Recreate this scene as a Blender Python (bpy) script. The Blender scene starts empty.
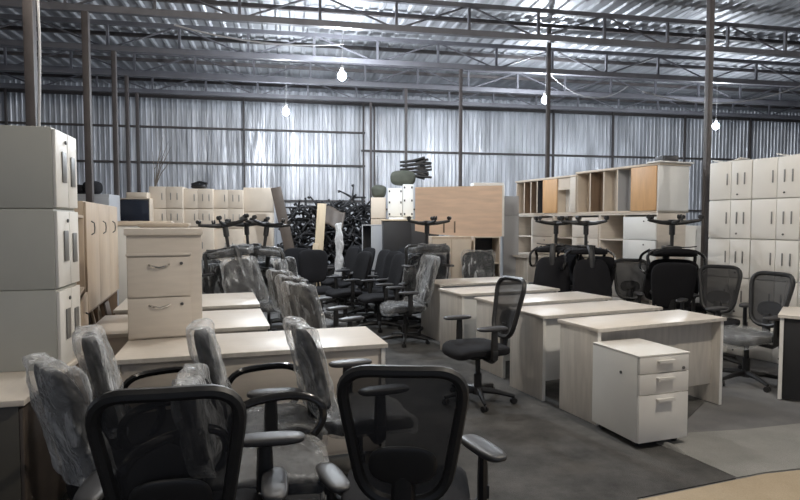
import bpy, bmesh, math, random
from mathutils import Vector, Matrix, noise
R = math.radians
PI = math.pi
random.seed(7)
SC = bpy.context.scene
COL = SC.collection

# ------------------------------------------------------------------ camera
CAM_H, FPX, PITCH = 1.55, 26/36*800, R(2.774)
cam = bpy.data.cameras.new('camera'); cam.lens = 26; cam.sensor_width = 36
camo = bpy.data.objects.new('camera', cam); COL.objects.link(camo)
camo.location = (0, 0, CAM_H); camo.rotation_euler = (PI/2-PITCH, 0, 0)
cam.clip_end = 200
SC.camera = camo

def ray(px, py):
    a, b = (px-400)/FPX, (250-py)/FPX
    return Vector((a, math.cos(PITCH)+b*math.sin(PITCH), -math.sin(PITCH)+b*math.cos(PITCH)))
def G(px, py, z=0.0):          # where the sight line meets the level z
    r = ray(px, py); t = (z-CAM_H)/r.z
    return Vector((r.x*t, r.y*t, z))
def D(px, d, z=0.0):           # the point at depth d in the column px
    return Vector(((px-400)/FPX*d, d, z))

# ------------------------------------------------------------------ materials
def nt(name):
    m = bpy.data.materials.new(name); m.use_nodes = True
    t = m.node_tree; b = t.nodes['Principled BSDF']
    return m, t, b
def mat(name, col, rough=.5, metal=0.0, spec=.5, noise_amt=0.0, nscale=8.0, bump=0.0, bscale=60.0, stretch=(1, 1, 1), alpha=1.0, coat=0.0):
    m, t, b = nt(name)
    c = (*col, 1)
    b.inputs['Base Color'].default_value = c
    b.inputs['Roughness'].default_value = rough
    b.inputs['Metallic'].default_value = metal
    b.inputs['Specular IOR Level'].default_value = spec
    b.inputs['Alpha'].default_value = alpha
    if coat: b.inputs['Coat Weight'].default_value = coat
    if noise_amt or bump:
        tc = t.nodes.new('ShaderNodeTexCoord'); mp = t.nodes.new('ShaderNodeMapping')
        mp.inputs['Scale'].default_value = stretch
        t.links.new(tc.outputs['Object'], mp.inputs['Vector'])
    if noise_amt:
        n = t.nodes.new('ShaderNodeTexNoise'); n.inputs['Scale'].default_value = nscale; n.inputs['Detail'].default_value = 5
        t.links.new(mp.outputs['Vector'], n.inputs['Vector'])
        r = t.nodes.new('ShaderNodeValToRGB')
        r.color_ramp.elements[0].position = .3; r.color_ramp.elements[1].position = .7
        r.color_ramp.elements[0].color = (*[x*(1-noise_amt) for x in col], 1)
        r.color_ramp.elements[1].color = (*[min(1, x*(1+noise_amt*.6)) for x in col], 1)
        t.links.new(n.outputs['Fac'], r.inputs['Fac']); t.links.new(r.outputs['Color'], b.inputs['Base Color'])
    if bump:
        n2 = t.nodes.new('ShaderNodeTexNoise'); n2.inputs['Scale'].default_value = bscale; n2.inputs['Detail'].default_value = 4
        t.links.new(mp.outputs['Vector'], n2.inputs['Vector'])
        bp = t.nodes.new('ShaderNodeBump'); bp.inputs['Strength'].default_value = bump; bp.inputs['Distance'].default_value = .02
        t.links.new(n2.outputs['Fac'], bp.inputs['Height']); t.links.new(bp.outputs['Normal'], b.inputs['Normal'])
    return m
def thin(name, col, opaque, rough=.2, bump=0.0, bscale=25, milk=.42, edge=.6):
    """see-through sheet: mesh cloth or plastic film"""
    m, t, b = nt(name)
    b.inputs['Base Color'].default_value = (*col, 1); b.inputs['Roughness'].default_value = rough
    tr = t.nodes.new('ShaderNodeBsdfTransparent'); mx = t.nodes.new('ShaderNodeMixShader')
    out = t.nodes['Material Output']
    mx.inputs[0].default_value = opaque
    t.links.new(tr.outputs[0], mx.inputs[1]); t.links.new(b.outputs[0], mx.inputs[2]); t.links.new(mx.outputs[0], out.inputs['Surface'])
    if bump:
        tc = t.nodes.new('ShaderNodeTexCoord'); n = t.nodes.new('ShaderNodeTexNoise'); n.inputs['Scale'].default_value = bscale; n.inputs['Detail'].default_value = 3
        n.inputs['Distortion'].default_value = 1.2
        t.links.new(tc.outputs['Object'], n.inputs['Vector'])
        bp = t.nodes.new('ShaderNodeBump'); bp.inputs['Strength'].default_value = bump; bp.inputs['Distance'].default_value = .03
        t.links.new(n.outputs['Fac'], bp.inputs['Height']); t.links.new(bp.outputs['Normal'], b.inputs['Normal'])
        # film turns milky at grazing angles and along crease lines
        n2 = t.nodes.new('ShaderNodeTexNoise'); n2.inputs['Scale'].default_value = bscale*.6; n2.inputs['Detail'].default_value = 6; n2.inputs['Distortion'].default_value = .6
        mp = t.nodes.new('ShaderNodeMapping'); mp.inputs['Scale'].default_value = (1.8, 1.8, .55)
        t.links.new(tc.outputs['Object'], mp.inputs['Vector']); t.links.new(mp.outputs['Vector'], n2.inputs['Vector'])
        rp = t.nodes.new('ShaderNodeValToRGB'); cr = rp.color_ramp
        cr.elements[0].position = .50; cr.elements[0].color = (0, 0, 0, 1)
        cr.elements[1].position = .72; cr.elements[1].color = (milk, milk, milk, 1)
        t.links.new(n2.outputs['Fac'], rp.inputs['Fac'])
        lw = t.nodes.new('ShaderNodeLayerWeight'); lw.inputs['Blend'].default_value = .35
        pw = t.nodes.new('ShaderNodeMath'); pw.operation = 'MULTIPLY'; pw.inputs[1].default_value = edge
        t.links.new(lw.outputs['Facing'], pw.inputs[0])
        ad = t.nodes.new('ShaderNodeMath'); ad.operation = 'ADD'; t.links.new(pw.outputs[0], ad.inputs[0]); t.links.new(rp.outputs['Color'], ad.inputs[1])
        a2 = t.nodes.new('ShaderNodeMath'); a2.operation = 'ADD'; a2.use_clamp = True; a2.inputs[1].default_value = opaque
        t.links.new(ad.outputs[0], a2.inputs[0]); t.links.new(a2.outputs[0], mx.inputs[0])
    return m
M = {}
M['cream'] = mat('cream_laminate', (.65, .585, .51), .45, noise_amt=.07, nscale=5, stretch=(1, 1, 6))
M['cream_top'] = mat('cream_laminate_top', (.68, .615, .54), .38, noise_amt=.06, nscale=5, stretch=(1, 7, 1))
M['ash'] = mat('ash_laminate', (.58, .54, .485), .45, noise_amt=.14, nscale=5, stretch=(6, 6, .7))
M['white_edge'] = mat('white_edging', (.80, .78, .74), .4)
M['white'] = mat('white_board', (.78, .78, .76), .45, noise_amt=.05, nscale=3)
M['steel_cream'] = mat('cream_steel', (.70, .69, .655), .42, noise_amt=.05, nscale=3)
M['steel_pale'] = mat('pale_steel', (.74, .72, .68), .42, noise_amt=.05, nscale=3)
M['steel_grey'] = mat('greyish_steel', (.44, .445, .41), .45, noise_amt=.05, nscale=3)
M['tan'] = mat('tan_laminate', (.50, .40, .30), .5, noise_amt=.12, nscale=4, stretch=(8, 8, .8))
M['beige'] = mat('beige_board', (.62, .53, .43), .5, noise_amt=.08, nscale=4)
M['brown'] = mat('brown_board', (.20, .135, .09), .55, noise_amt=.2, nscale=4, stretch=(6, 6, .8))
M['orange'] = mat('orange_veneer', (.62, .36, .17), .5, noise_amt=.12, nscale=4, stretch=(6, 6, .8))
M['ply'] = mat('plywood', (.78, .56, .41), .55, noise_amt=.12, nscale=4, stretch=(.7, 6, 5))
M['pine'] = mat('pine_plank', (.62, .50, .34), .6, noise_amt=.12, nscale=5, stretch=(6, 6, .6))
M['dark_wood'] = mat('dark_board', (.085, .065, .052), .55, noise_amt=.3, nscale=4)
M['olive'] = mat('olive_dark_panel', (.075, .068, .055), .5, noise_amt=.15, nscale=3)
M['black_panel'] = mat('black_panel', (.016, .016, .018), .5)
M['charcoal'] = mat('charcoal_board', (.035, .035, .04), .45, noise_amt=.1)
M['grey_board'] = mat('grey_board', (.36, .37, .39), .5)
M['black_fabric'] = mat('black_fabric', (.009, .009, .011), .95, spec=.25, bump=.25, bscale=220)
M['black_plastic'] = mat('black_plastic', (.011, .011, .012), .46)
M['matte_black'] = mat('matte_black', (.012, .012, .014), .62)
M['gloss_black'] = mat('glossy_black', (.012, .012, .013), .16)
M['pad'] = mat('grey_arm_pad', (.035, .035, .038), .42)
M['mesh'] = thin('chair_mesh', (.010, .010, .012), .88, .7)
M['chrome'] = mat('chrome', (.7, .68, .64), .18, metal=1)
M['steel_post'] = mat('painted_steel', (.058, .05, .05), .55, noise_amt=.2, nscale=6)
M['truss'] = mat('hazed_truss_steel', (.10, .10, .115), .5, noise_amt=.2, nscale=3)  # grey lifted so the steel colour itself carries the haze
M['handle_dark'] = mat('dark_handle', (.11, .11, .11), .4, metal=.6)
M['handle_grey'] = mat('grey_handle', (.22, .22, .215), .4, metal=.5)
M['plastic'] = thin('clear_film', (.72, .74, .76), .06, .14, bump=1.0, bscale=14)
M['film_seat'] = thin('clear_film_seat', (.72, .74, .76), .06, .10, bump=1.0, bscale=14, milk=.2, edge=.3)
M['white_wrap'] = thin('white_film', (.8, .8, .8), .6, .3, bump=.9, bscale=14)
M['green_bag'] = mat('pale_green_sack', (.055, .06, .045), .85, noise_amt=.2)
M['twig'] = mat('dry_twig', (.13, .11, .09), .8)
M['cable'] = mat('grey_cable', (.32, .32, .33), .6)
M['socket'] = mat('socket', (.5, .5, .5), .5)
M['glass_dark'] = mat('dark_glass', (.02, .024, .035), .1)

def emis(name, col, s):
    m, t, b = nt(name)
    b.inputs['Base Color'].default_value = (*col, 1)
    b.inputs['Emission Color'].default_value = (*col, 1); b.inputs['Emission Strength'].default_value = s
    return m

def sheet_metal(name, base, r0, r1, sc, stretch, bump):
    m, t, b = nt(name)
    b.inputs['Metallic'].default_value = .6
    tc = t.nodes.new('ShaderNodeTexCoord'); mp = t.nodes.new('ShaderNodeMapping'); mp.inputs['Scale'].default_value = stretch
    t.links.new(tc.outputs['Object'], mp.inputs['Vector'])
    n = t.nodes.new('ShaderNodeTexNoise'); n.inputs['Scale'].default_value = sc; n.inputs['Detail'].default_value = 6
    t.links.new(mp.outputs['Vector'], n.inputs['Vector'])
    r = t.nodes.new('ShaderNodeValToRGB'); r.color_ramp.elements[0].position = .35; r.color_ramp.elements[1].position = .68
    r.color_ramp.elements[0].color = (*[x*.62 for x in base], 1); r.color_ramp.elements[1].color = (*[x*1.15 for x in base], 1)
    t.links.new(n.outputs['Fac'], r.inputs['Fac']); t.links.new(r.outputs['Color'], b.inputs['Base Color'])
    mr = t.nodes.new('ShaderNodeMapRange'); mr.inputs['To Min'].default_value = r0; mr.inputs['To Max'].default_value = r1
    mr.inputs['From Min'].default_value = .3; mr.inputs['From Max'].default_value = .7
    n3 = t.nodes.new('ShaderNodeTexNoise'); n3.inputs['Scale'].default_value = sc*.6; n3.inputs['Detail'].default_value = 4
    t.links.new(mp.outputs['Vector'], n3.inputs['Vector'])
    t.links.new(n3.outputs['Fac'], mr.inputs['Value']); t.links.new(mr.outputs[0], b.inputs['Roughness'])
    n2 = t.nodes.new('ShaderNodeTexNoise'); n2.inputs['Scale'].default_value = sc*2; n2.inputs['Detail'].default_value = 3
    t.links.new(mp.outputs['Vector'], n2.inputs['Vector'])
    bp = t.nodes.new('ShaderNodeBump'); bp.inputs['Strength'].default_value = bump; bp.inputs['Distance'].default_value = .06
    t.links.new(n2.outputs['Fac'], bp.inputs['Height']); t.links.new(bp.outputs['Normal'], b.inputs['Normal'])
    return m
M['wall_metal'] = sheet_metal('silver_sheet_wall', (.60, .62, .67), .32, .6, 1.1, (3.2, 3.2, .45), .6)
M['roof_metal'] = sheet_metal('silver_sheet_roof', (.46, .475, .51), .42, .62, .9, (2.0, .25, 1), .10)

def floor_mat(name, c0, c1, sc, rough, bump):
    m, t, b = nt(name)
    tc = t.nodes.new('ShaderNodeTexCoord')
    n = t.nodes.new('ShaderNodeTexNoise'); n.inputs['Scale'].default_value = sc; n.inputs['Detail'].default_value = 8; n.inputs['Roughness'].default_value = .65
    t.links.new(tc.outputs['Object'], n.inputs['Vector'])
    r = t.nodes.new('ShaderNodeValToRGB'); r.color_ramp.elements[0].position = .35; r.color_ramp.elements[1].position = .7
    r.color_ramp.elements[0].color = (*c0, 1); r.color_ramp.elements[1].color = (*c1, 1)
    t.links.new(n.outputs['Fac'], r.inputs['Fac'])
    n2 = t.nodes.new('ShaderNodeTexNoise'); n2.inputs['Scale'].default_value = 140; n2.inputs['Detail'].default_value = 2
    t.links.new(tc.outputs['Object'], n2.inputs['Vector'])
    mx = t.nodes.new('ShaderNodeMix'); mx.data_type = 'RGBA'; mx.blend_type = 'MULTIPLY'; mx.inputs[0].default_value = .45
    r2 = t.nodes.new('ShaderNodeValToRGB'); r2.color_ramp.elements[0].color = (.4, .4, .4, 1); r2.color_ramp.elements[1].color = (1.3, 1.3, 1.3, 1)
    t.links.new(n2.outputs['Fac'], r2.inputs['Fac'])
    t.links.new(r.outputs['Color'], mx.inputs[6]); t.links.new(r2.outputs['Color'], mx.inputs[7])
    t.links.new(mx.outputs[2], b.inputs['Base Color'])
    b.inputs['Roughness'].default_value = rough
    bp = t.nodes.new('ShaderNodeBump'); bp.inputs['Strength'].default_value = bump; bp.inputs['Distance'].default_value = .01
    t.links.new(n2.outputs['Fac'], bp.inputs['Height']); t.links.new(bp.outputs['Normal'], b.inputs['Normal'])
    return m
M['floor'] = floor_mat('dusty_concrete', (.10, .10, .105), (.19, .188, .185), 1.3, .85, .3)
M['carpet'] = floor_mat('dark_carpet', (.03, .0295, .0295), (.098, .094, .089), 2.6, .95, .6)
M['carpet_light'] = floor_mat('light_grey_carpet', (.21, .21, .20), (.30, .295, .28), 1.6, .95, .6)
M['tan_floor'] = floor_mat('tan_sheet', (.36, .285, .19), (.45, .36, .25), 1.5, .8, .3)

# ------------------------------------------------------------------ mesh builder
class MB:
    def __init__(s): s.bm = bmesh.new()
    def _join(s, b2, Mx=None):
        if Mx is not None: bmesh.ops.transform(b2, matrix=Mx, verts=b2.verts)
        me = bpy.data.meshes.new('t'); b2.to_mesh(me); b2.free()
        s.bm.from_mesh(me); bpy.data.meshes.remove(me)
    def box(s, x0, x1, y0, y1, z0, z1, bev=0.0, Mx=None, seg=2):
        b = bmesh.new(); bmesh.ops.create_cube(b, size=1)
        bmesh.ops.scale(b, vec=(abs(x1-x0), abs(y1-y0), abs(z1-z0)), verts=b.verts)
        if bev > 0: bmesh.ops.bevel(b, geom=list(b.edges), offset=bev, segments=seg, profile=.5, affect='EDGES')
        bmesh.ops.translate(b, vec=((x0+x1)/2, (y0+y1)/2, (z0+z1)/2), verts=b.verts)
        s._join(b, Mx); return s
    def cushion(s, c, size, p=4.0, n=6, fn=None, Mx=None):
        """super-ellipsoid pad; fn bends its points"""
        b = bmesh.new(); bmesh.ops.create_cube(b, size=2)
        bmesh.ops.subdivide_edges(b, edges=list(b.edges), cuts=n, use_grid_fill=True)
        for v in b.verts:
            q = (abs(v.co.x)**p+abs(v.co.y)**p+abs(v.co.z)**p)**(1/p)
            u = v.co/q
            w = Vector((c[0]+u.x*size[0]/2, c[1]+u.y*size[1]/2, c[2]+u.z*size[2]/2))
            v.co = fn(w) if fn else w
        s._join(b, Mx); return s
    def tube(s, pts, r, seg=8, closed=False, flat=1.0, Mx=None):
        pts = [Vector(p) for p in pts]; n = len(pts)
        rs = r if isinstance(r, (list, tuple)) else [r]*n
        b = bmesh.new(); rings = []
        up = None
        for i, p in enumerate(pts):
            a = pts[(i-1) % n] if (closed or i > 0) else p
            c = pts[(i+1) % n] if (closed or i < n-1) else p
            t = (c-a).normalized()
            if up is None:
                up = Vector((0, 0, 1)) if abs(t.z) < .9 else Vector((0, 1, 0))
            nrm = (up - t*up.dot(t))
            if nrm.length < 1e-5: nrm = t.orthogonal()
            nrm.normalize(); up = nrm
            bi = t.cross(nrm)
            rings.append([b.verts.new(p+nrm*math.cos(k*2*PI/seg)*rs[i]+bi*math.sin(k*2*PI/seg)*rs[i]*flat) for k in range(seg)])
        m = n if closed else n-1
        for i in range(m):
            A, B = rings[i], rings[(i+1) % n]
            for k in range(seg):
                b.faces.new((A[k], A[(k+1) % seg], B[(k+1) % seg], B[k]))
        if not closed:
            b.faces.new(rings[0][::-1]); b.faces.new(rings[-1])
        bmesh.ops.recalc_face_normals(b, faces=list(b.faces))
        s._join(b, Mx); return s
    def lathe(s, prof, seg=14, Mx=None):
        b = bmesh.new(); rings = []
        for r, z in prof:
            rings.append([b.verts.new((r*math.cos(k*2*PI/seg), r*math.sin(k*2*PI/seg), z)) for k in range(seg)])
        for A, B in zip(rings, rings[1:]):
            for k in range(seg): b.faces.new((A[k], A[(k+1) % seg], B[(k+1) % seg], B[k]))
        b.faces.new(rings[0][::-1]); b.faces.new(rings[-1])
        bmesh.ops.recalc_face_normals(b, faces=list(b.faces))
        s._join(b, Mx); return s
    def prism(s, poly, z0, z1, Mx=None):
        b = bmesh.new()
        lo = [b.verts.new((x, y, z0)) for x, y in poly]; hi = [b.verts.new((x, y, z1)) for x, y in poly]
        b.faces.new(lo[::-1]); b.faces.new(hi)
        n = len(poly)
        for i in range(n): b.faces.new((lo[i], lo[(i+1) % n], hi[(i+1) % n], hi[i]))
        bmesh.ops.recalc_face_normals(b, faces=list(b.faces))
        s._join(b, Mx); return s
    def grid(s, fn, nu, nv, Mx=None):
        b = bmesh.new()
        vs = [[b.verts.new(fn(i/nu, j/nv)) for j in range(nv+1)] for i in range(nu+1)]
        for i in range(nu):
            for j in range(nv): b.faces.new((vs[i][j], vs[i+1][j], vs[i+1][j+1], vs[i][j+1]))
        s._join(b, Mx); return s
    def build(s, name, m, parent=None, smooth=True):
        me = bpy.data.meshes.new(name); s.bm.to_mesh(me); s.bm.free()
        me.materials.append(m)
        if smooth:
            for p in me.polygons: p.use_smooth = True
            me.set_sharp_from_angle(angle=R(38))
        o = bpy.data.objects.new(name, me); COL.objects.link(o)
        if parent is not None: o.parent = parent
        return o
def tag(o, label, cat, group=None, kind=None):
    o['label'] = label; o['category'] = cat
    if group: o['group'] = group
    if kind: o['kind'] = kind
    return o
def thing(name, label, cat, loc=(0, 0, 0), rz=0.0, group=None):
    o = bpy.data.objects.new(name, None); COL.objects.link(o)
    o.empty_display_size = .1
    o.location = loc; o.rotation_euler = (0, 0, rz)
    return tag(o, label, cat, group)
def copy_tree(o, parent=None, kids=None):
    c = o.copy(); COL.objects.link(c)
    if parent is not None: c.parent = parent
    for ch in KIDS(o): copy_tree(ch, c)
    return c
def KIDS(o): return [x for x in ALLK.get(o.name, [])]
ALLK = {}
def index_children():
    ALLK.clear()
    for x in COL.objects:
        if x.parent: ALLK.setdefault(x.parent.name, []).append(x)
def struct(o):
    o['kind'] = 'structure'; return o

# ------------------------------------------------------------------ the shed
BA = R(11)
def B(u, v, z=0.0): return Vector((u*math.cos(BA)-v*math.sin(BA), u*math.sin(BA)+v*math.cos(BA), z))
U0, U1, V0, V1, ROOF = -9.0, 18.0, -7.0, 15.9, 5.05

def corrug(u0, u1, pitch, amp):
    """trapezoid profile along u"""
    pts = []; u = u0
    while u < u1:
        pts += [(u, 0), (u+pitch*.55, 0), (u+pitch*.68, amp), (u+pitch*.87, amp)]; u += pitch
    pts.append((u1, 0)); return pts
# floor
fl = MB().box(U0-.3, U1+.3, V0, V1+.3, -.12, 0).build('floor', M['floor'], smooth=False); fl.rotation_euler = (0, 0, BA); struct(fl)
def sheet_wall(name, a, b, h, m):
    L = (b-a).length; w = MB(); pr = corrug(0, L, .125, .022)
    bm = bmesh.new(); lo = [bm.verts.new((x, -y, 0)) for x, y in pr]; hi = [bm.verts.new((x, -y, h)) for x, y in pr]
    for i in range(len(pr)-1): bm.faces.new((lo[i], lo[i+1], hi[i+1], hi[i]))
    w._join(bm); w.box(0, L, .02, .06, 0, h)
    o = w.build(name, m, smooth=False); o.location = a; d = b-a; o.rotation_euler = (0, 0, math.atan2(d.y, d.x)); return struct(o)
sheet_wall('wall_back', B(U0, V1), B(U1, V1), ROOF+.02, M['wall_metal'])
sheet_wall('wall_left', B(U0, V0), B(U0, V1), ROOF+.02, M['wall_metal'])
sheet_wall('wall_right', B(U1, V1), B(U1, V0), ROOF+.02, M['wall_metal'])
pr = corrug(U0-.2, U1+.2, .24, .026)
w = MB(); bm = bmesh.new()
lo = [bm.verts.new((x, V0, ROOF-y)) for x, y in pr]; hi = [bm.verts.new((x, V1+.2, ROOF-y)) for x, y in pr]
for i in range(len(pr)-1): bm.faces.new((lo[i], hi[i], hi[i+1], lo[i+1]))
w._join(bm); w.box(U0-.2, U1+.2, V0, V1+.2, ROOF+.02, ROOF+.05)
ce = w.build('ceiling', M['roof_metal'], smooth=False); ce.rotation_euler = (0, 0, BA); struct(ce)
# girts and wall studs
tn = 0
def trim(mb):
    global tn
    tn += 1
    o = mb.build('trim_%d' % tn, M['steel_post'], smooth=False); o.rotation_euler = (0, 0, BA); return struct(o)
USPLIT = 2.1
for z in (3.98, 3.08, 2.12): trim(MB().box(U0+.02, USPLIT, V1-.10, V1-.04, z-.025, z+.025))
for z in (3.5, 1.9): trim(MB().box(USPLIT-.1, U1-.02, V1-.10, V1-.04, z-.025, z+.025))
trim(MB().box(U0+.02, U1-.02, V1-.12, V1-.04, 4.72, 4.80))
for u in (-6.7, -1.1, 2.05, 2.35, 7.6, 9.5, 11.9, 14.2): trim(MB().box(u-.022, u+.022, V1-.17, V1-.101, 0, 4.9))
# purlins under the sheets
for v in (7.2, 9.6, 11.5, 13.2, 15.0): trim(MB().box(U0+.05, U1-.05, v-.03, v+.03, ROOF-.11, ROOF-.045))

# trusses
TV = [6.45, 8.77, 10.66, 12.4, 13.95]
tl = ['steel lattice roof truss closest to the front, above the near posts', 'steel lattice roof truss at the top of the picture, just beyond the closest',
      'steel lattice roof truss third from the front, behind the brighter left bulb', 'steel lattice roof truss second from the back wall',
      'steel lattice roof truss last before the back wall']
ZB, ZT = 4.48, 4.90
tr0 = thing('roof_truss', tl[0], 'truss', B(0, TV[0]), BA, 'steel roof trusses')
MB().box(U0+.1, U1-.1, -.045, .045, ZB-.045, ZB+.045).build('bottom_chord', M['truss'], tr0, False)
MB().box(U0+.1, U1-.1, -.035, .035, ZT-.035, ZT+.035).build('top_chord', M['truss'], tr0, False)
u = U0+.3; k = 0
while u < U1-1.2:
    MB().box(u-.02, u+.02, -.02, .02, ZB, ZT).build('web_upright', M['truss'], tr0, False)
    a, b_ = (Vector((u, 0, ZT)), Vector((u+1.15, 0, ZB))) if k % 2 == 0 else (Vector((u, 0, ZB)), Vector((u+1.15, 0, ZT)))
    MB().tube([a, b_], .016, 6).build('web_diagonal', M['truss'], tr0, False)
    u += 1.15; k += 1
index_children()
for i in range(1, 5):
    t = copy_tree(tr0); t.location = B(0, TV[i]); t['label'] = tl[i]

# posts
def post(px, ti, w, label, dv=0.0, ht=None):
    v = TV[ti]+dv; w *= .8
    q = (px-400)/FPX
    # point of the truss line seen in column px
    c, s = math.cos(BA), math.sin(BA)
    u = (q*v*c+v*s)/(c-q*s)
    p = B(u, v)
    t = thing('steel_post', label, 'post', p, BA, 'steel posts holding the roof')
    MB().box(-w/2, w/2, -w/2, w/2, .012, ht or ZB-.046, .006).build('shaft', M['steel_post'], t)
    MB().box(-w*.95, w*.95, -w*.95, w*.95, 0, .012).build('foot_plate', M['steel_post'], t, False)
    return p
pl0 = post(36, 0, .115, 'dark steel post behind the big cream steel cupboard stack at far left, leftmost post')
post(91, 1, .11, 'dark steel post second from the left, rising beside the tan three-door cabinet')
post(118, 2, .095, 'dark steel post third from the left, in front of the black glass cabinet')
post(130, 3, .085, 'thin dark steel post fourth from the left')
post(140, 4, .085, 'thin dark steel post fifth from the left, in front of the beige cabinets')
post(705, 0, .085, 'brown steel post just left of the white locker bank')
post(546.5, 1, .08, 'reddish brown steel post rising behind the pigeonhole shelves', .95, ROOF-.04)
post(460, 2, .075, 'brown steel post rising behind the upright plywood tabletop')
post(406, 3, .07, 'thin dark post behind the white steel cupboards')
post(371, 4, .07, 'thin dark post against the back wall, behind the heap of chair bases')

# cable down the leftmost post
tag(MB().tube([pl0+Vector((.085, -.02, z)) + Vector((.02*math.sin(z*2.3), 0, 0)) for z in [0.02+i*.2 for i in range(23)]], .014, 6).build('cable', M['cable']),
    'grey cable hanging down beside the leftmost steel post', 'cable')
# sagging roof wires
def wire(p, q, sag, label, r=.012):
    pts = []
    for i in range(15):
        t = i/14; v = p.lerp(q, t); v.z -= sag*4*t*(1-t); pts.append(v)
    tag(MB().tube(pts, r, 5).build('wire', M['cable']), label, 'wire')
wire(D(178, 8.6, 4.43), D(345, 9.5, 4.43), .12, 'pale wire sagging under the top truss on the left')
wire(D(547, 11.3, 4.42), D(625, 12.4, 4.42), .35, 'pale wire sagging from the bulb on the reddish post')
wire(D(640, 11.0, 4.0), D(800, 12.2, 4.43), .30, 'pale wire sagging across the upper right')

# bulbs
def bulb(p, watt, col, label, r=.07, top=None):
    L = watt/(PI*4*PI*r*r)
    t = thing('hanging_bulb', label, 'light bulb', p, 0, 'bare bulbs hung from the roof')
    MB().lathe([(.006, -r*1.15)]+[(r*math.sin(a), -r*math.cos(a)) for a in [PI*i/9 for i in range(1, 9)]]+[(.03, r*1.1)], 16).build('glass_bulb', emis('bulb_glow', col, L), t)
    MB().lathe([(.028, r*1.0), (.032, r*1.2), (.032, r*1.2+.06), (.012, r*1.2+.09)], 10).build('socket', M['socket'], t)
    zt = (ROOF-.12 if top is None else top)-p.z
    MB().tube([(0, 0, r*1.2+.08), (.01, 0, zt*.6), (0, 0, zt)], .006, 5).build('cord', M['cable'], t)
COOL = (.86, .93, 1.0); WARM = (1.0, .90, .76); NEU = (1.0, .95, .87)
bulb(G(342, 76, 4.0), 290, COOL, 'bright bare bulb at upper centre, the nearer of the two left of centre')
bulb(G(286, 112, 3.85), 110, COOL, 'bare bulb near the back wall, the farther of the two left of centre')
bulb(G(545, 100, 4.05), 230, COOL, 'bare bulb hanging beside the reddish brown post')
bulb(D(713, 13.4, 3.75), 120, COOL, 'small bare bulb shining above the white locker bank')
bulb(Vector((2.3, 2.6, 4.1)), 200, WARM, 'bare bulb hanging over the front right of the floor')
bulb(Vector((-3.2, 5.6, 4.3)), 36, WARM, 'bare bulb hanging over the tan cabinets on the left')
bulb(Vector((-.4, 5.3, 4.35)), 130, NEU, 'added bare bulb out of view over the middle of the floor, above the desks')  # unseen bulb, added to brighten the plywood and the middle
bulb(Vector((-1.6, -1.6, 4.0)), 34, WARM, 'added bare bulb out of view behind the viewer, on the left')  # unseen fill bulb, added to lift the long desk's front
bulb(Vector((7.5, 5.5, 4.1)), 120, NEU, 'bare bulb hanging beyond the lockers on the right')

# ------------------------------------------------------------------ floor coverings
def sheet(name, poly, z0, th, m, label, cat):
    from mathutils.geometry import tessellate_polygon
    pts = [Vector((p.x, p.y, 0)) for p in poly]; n = len(pts)
    area = sum(pts[i].x*pts[(i+1) % n].y-pts[(i+1) % n].x*pts[i].y for i in range(n))
    if area < 0: pts = pts[::-1]
    bm = bmesh.new()
    hi = [bm.verts.new((p.x, p.y, z0+th)) for p in pts]; lo = [bm.verts.new((p.x, p.y, z0)) for p in pts]
    for t in tessellate_polygon([pts]):
        a, b, c = [pts[k] for k in t]
        if (b-a).cross(c-a).z < 0: t = t[::-1]
        bm.faces.new([hi[k] for k in t])
    for i in range(n): bm.faces.new((lo[i], lo[(i+1) % n], hi[(i+1) % n], hi[i]))
    w = MB(); w._join(bm); return tag(w.build(name, m, smooth=False), label, cat)
K1, K2 = G(656, 443), G(736, 479)
sheet('carpet', [Vector((-3.2, .6, 0)), Vector((.6, .6, 0)), G(637, 499), K2, K1, G(676, 431), Vector((2.95, 5.3, 0)), Vector((1.2, 9.3, 0)), Vector((-3.2, 8.2, 0))],
      .001, .006, M['carpet'], 'dark grey carpet spread under the chairs and desks', 'carpet')
sheet('carpet', [K1+Vector((.012, 0, 0)), K2+Vector((.012, .01, 0)), G(765, 473), G(830, 466), G(835, 421), G(800, 424), G(745, 430), G(676, 434)+Vector((.012, 0, 0))],
      .001, .005, M['carpet_light'], 'pale grey carpet piece in front of the right desks', 'carpet')
sheet('floor_sheet', [G(637, 501), G(736, 480.5), G(765, 474.5), G(830, 467.5), Vector((4.7, 2.2, 0)), Vector((3.2, 1.0, 0)), Vector((.9, 1.2, 0))],
      .001, .004, M['tan_floor'], 'tan sheet of flooring in the bottom right corner', 'flooring')
# ruck of the carpet edge by the pedestal
def ruck(u, v):
    p = G(656+30*u, 443+12*u); return Vector((p.x+.035*(v-.5), p.y+.03*(v-.5), .005+.035*math.sin(PI*v)*math.sin(PI*u)))
tag(MB().grid(ruck, 10, 6).build('carpet_fold', M['carpet_light']), 'rucked fold of carpet edge in front of the white drawer pedestal', 'carpet')

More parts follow.
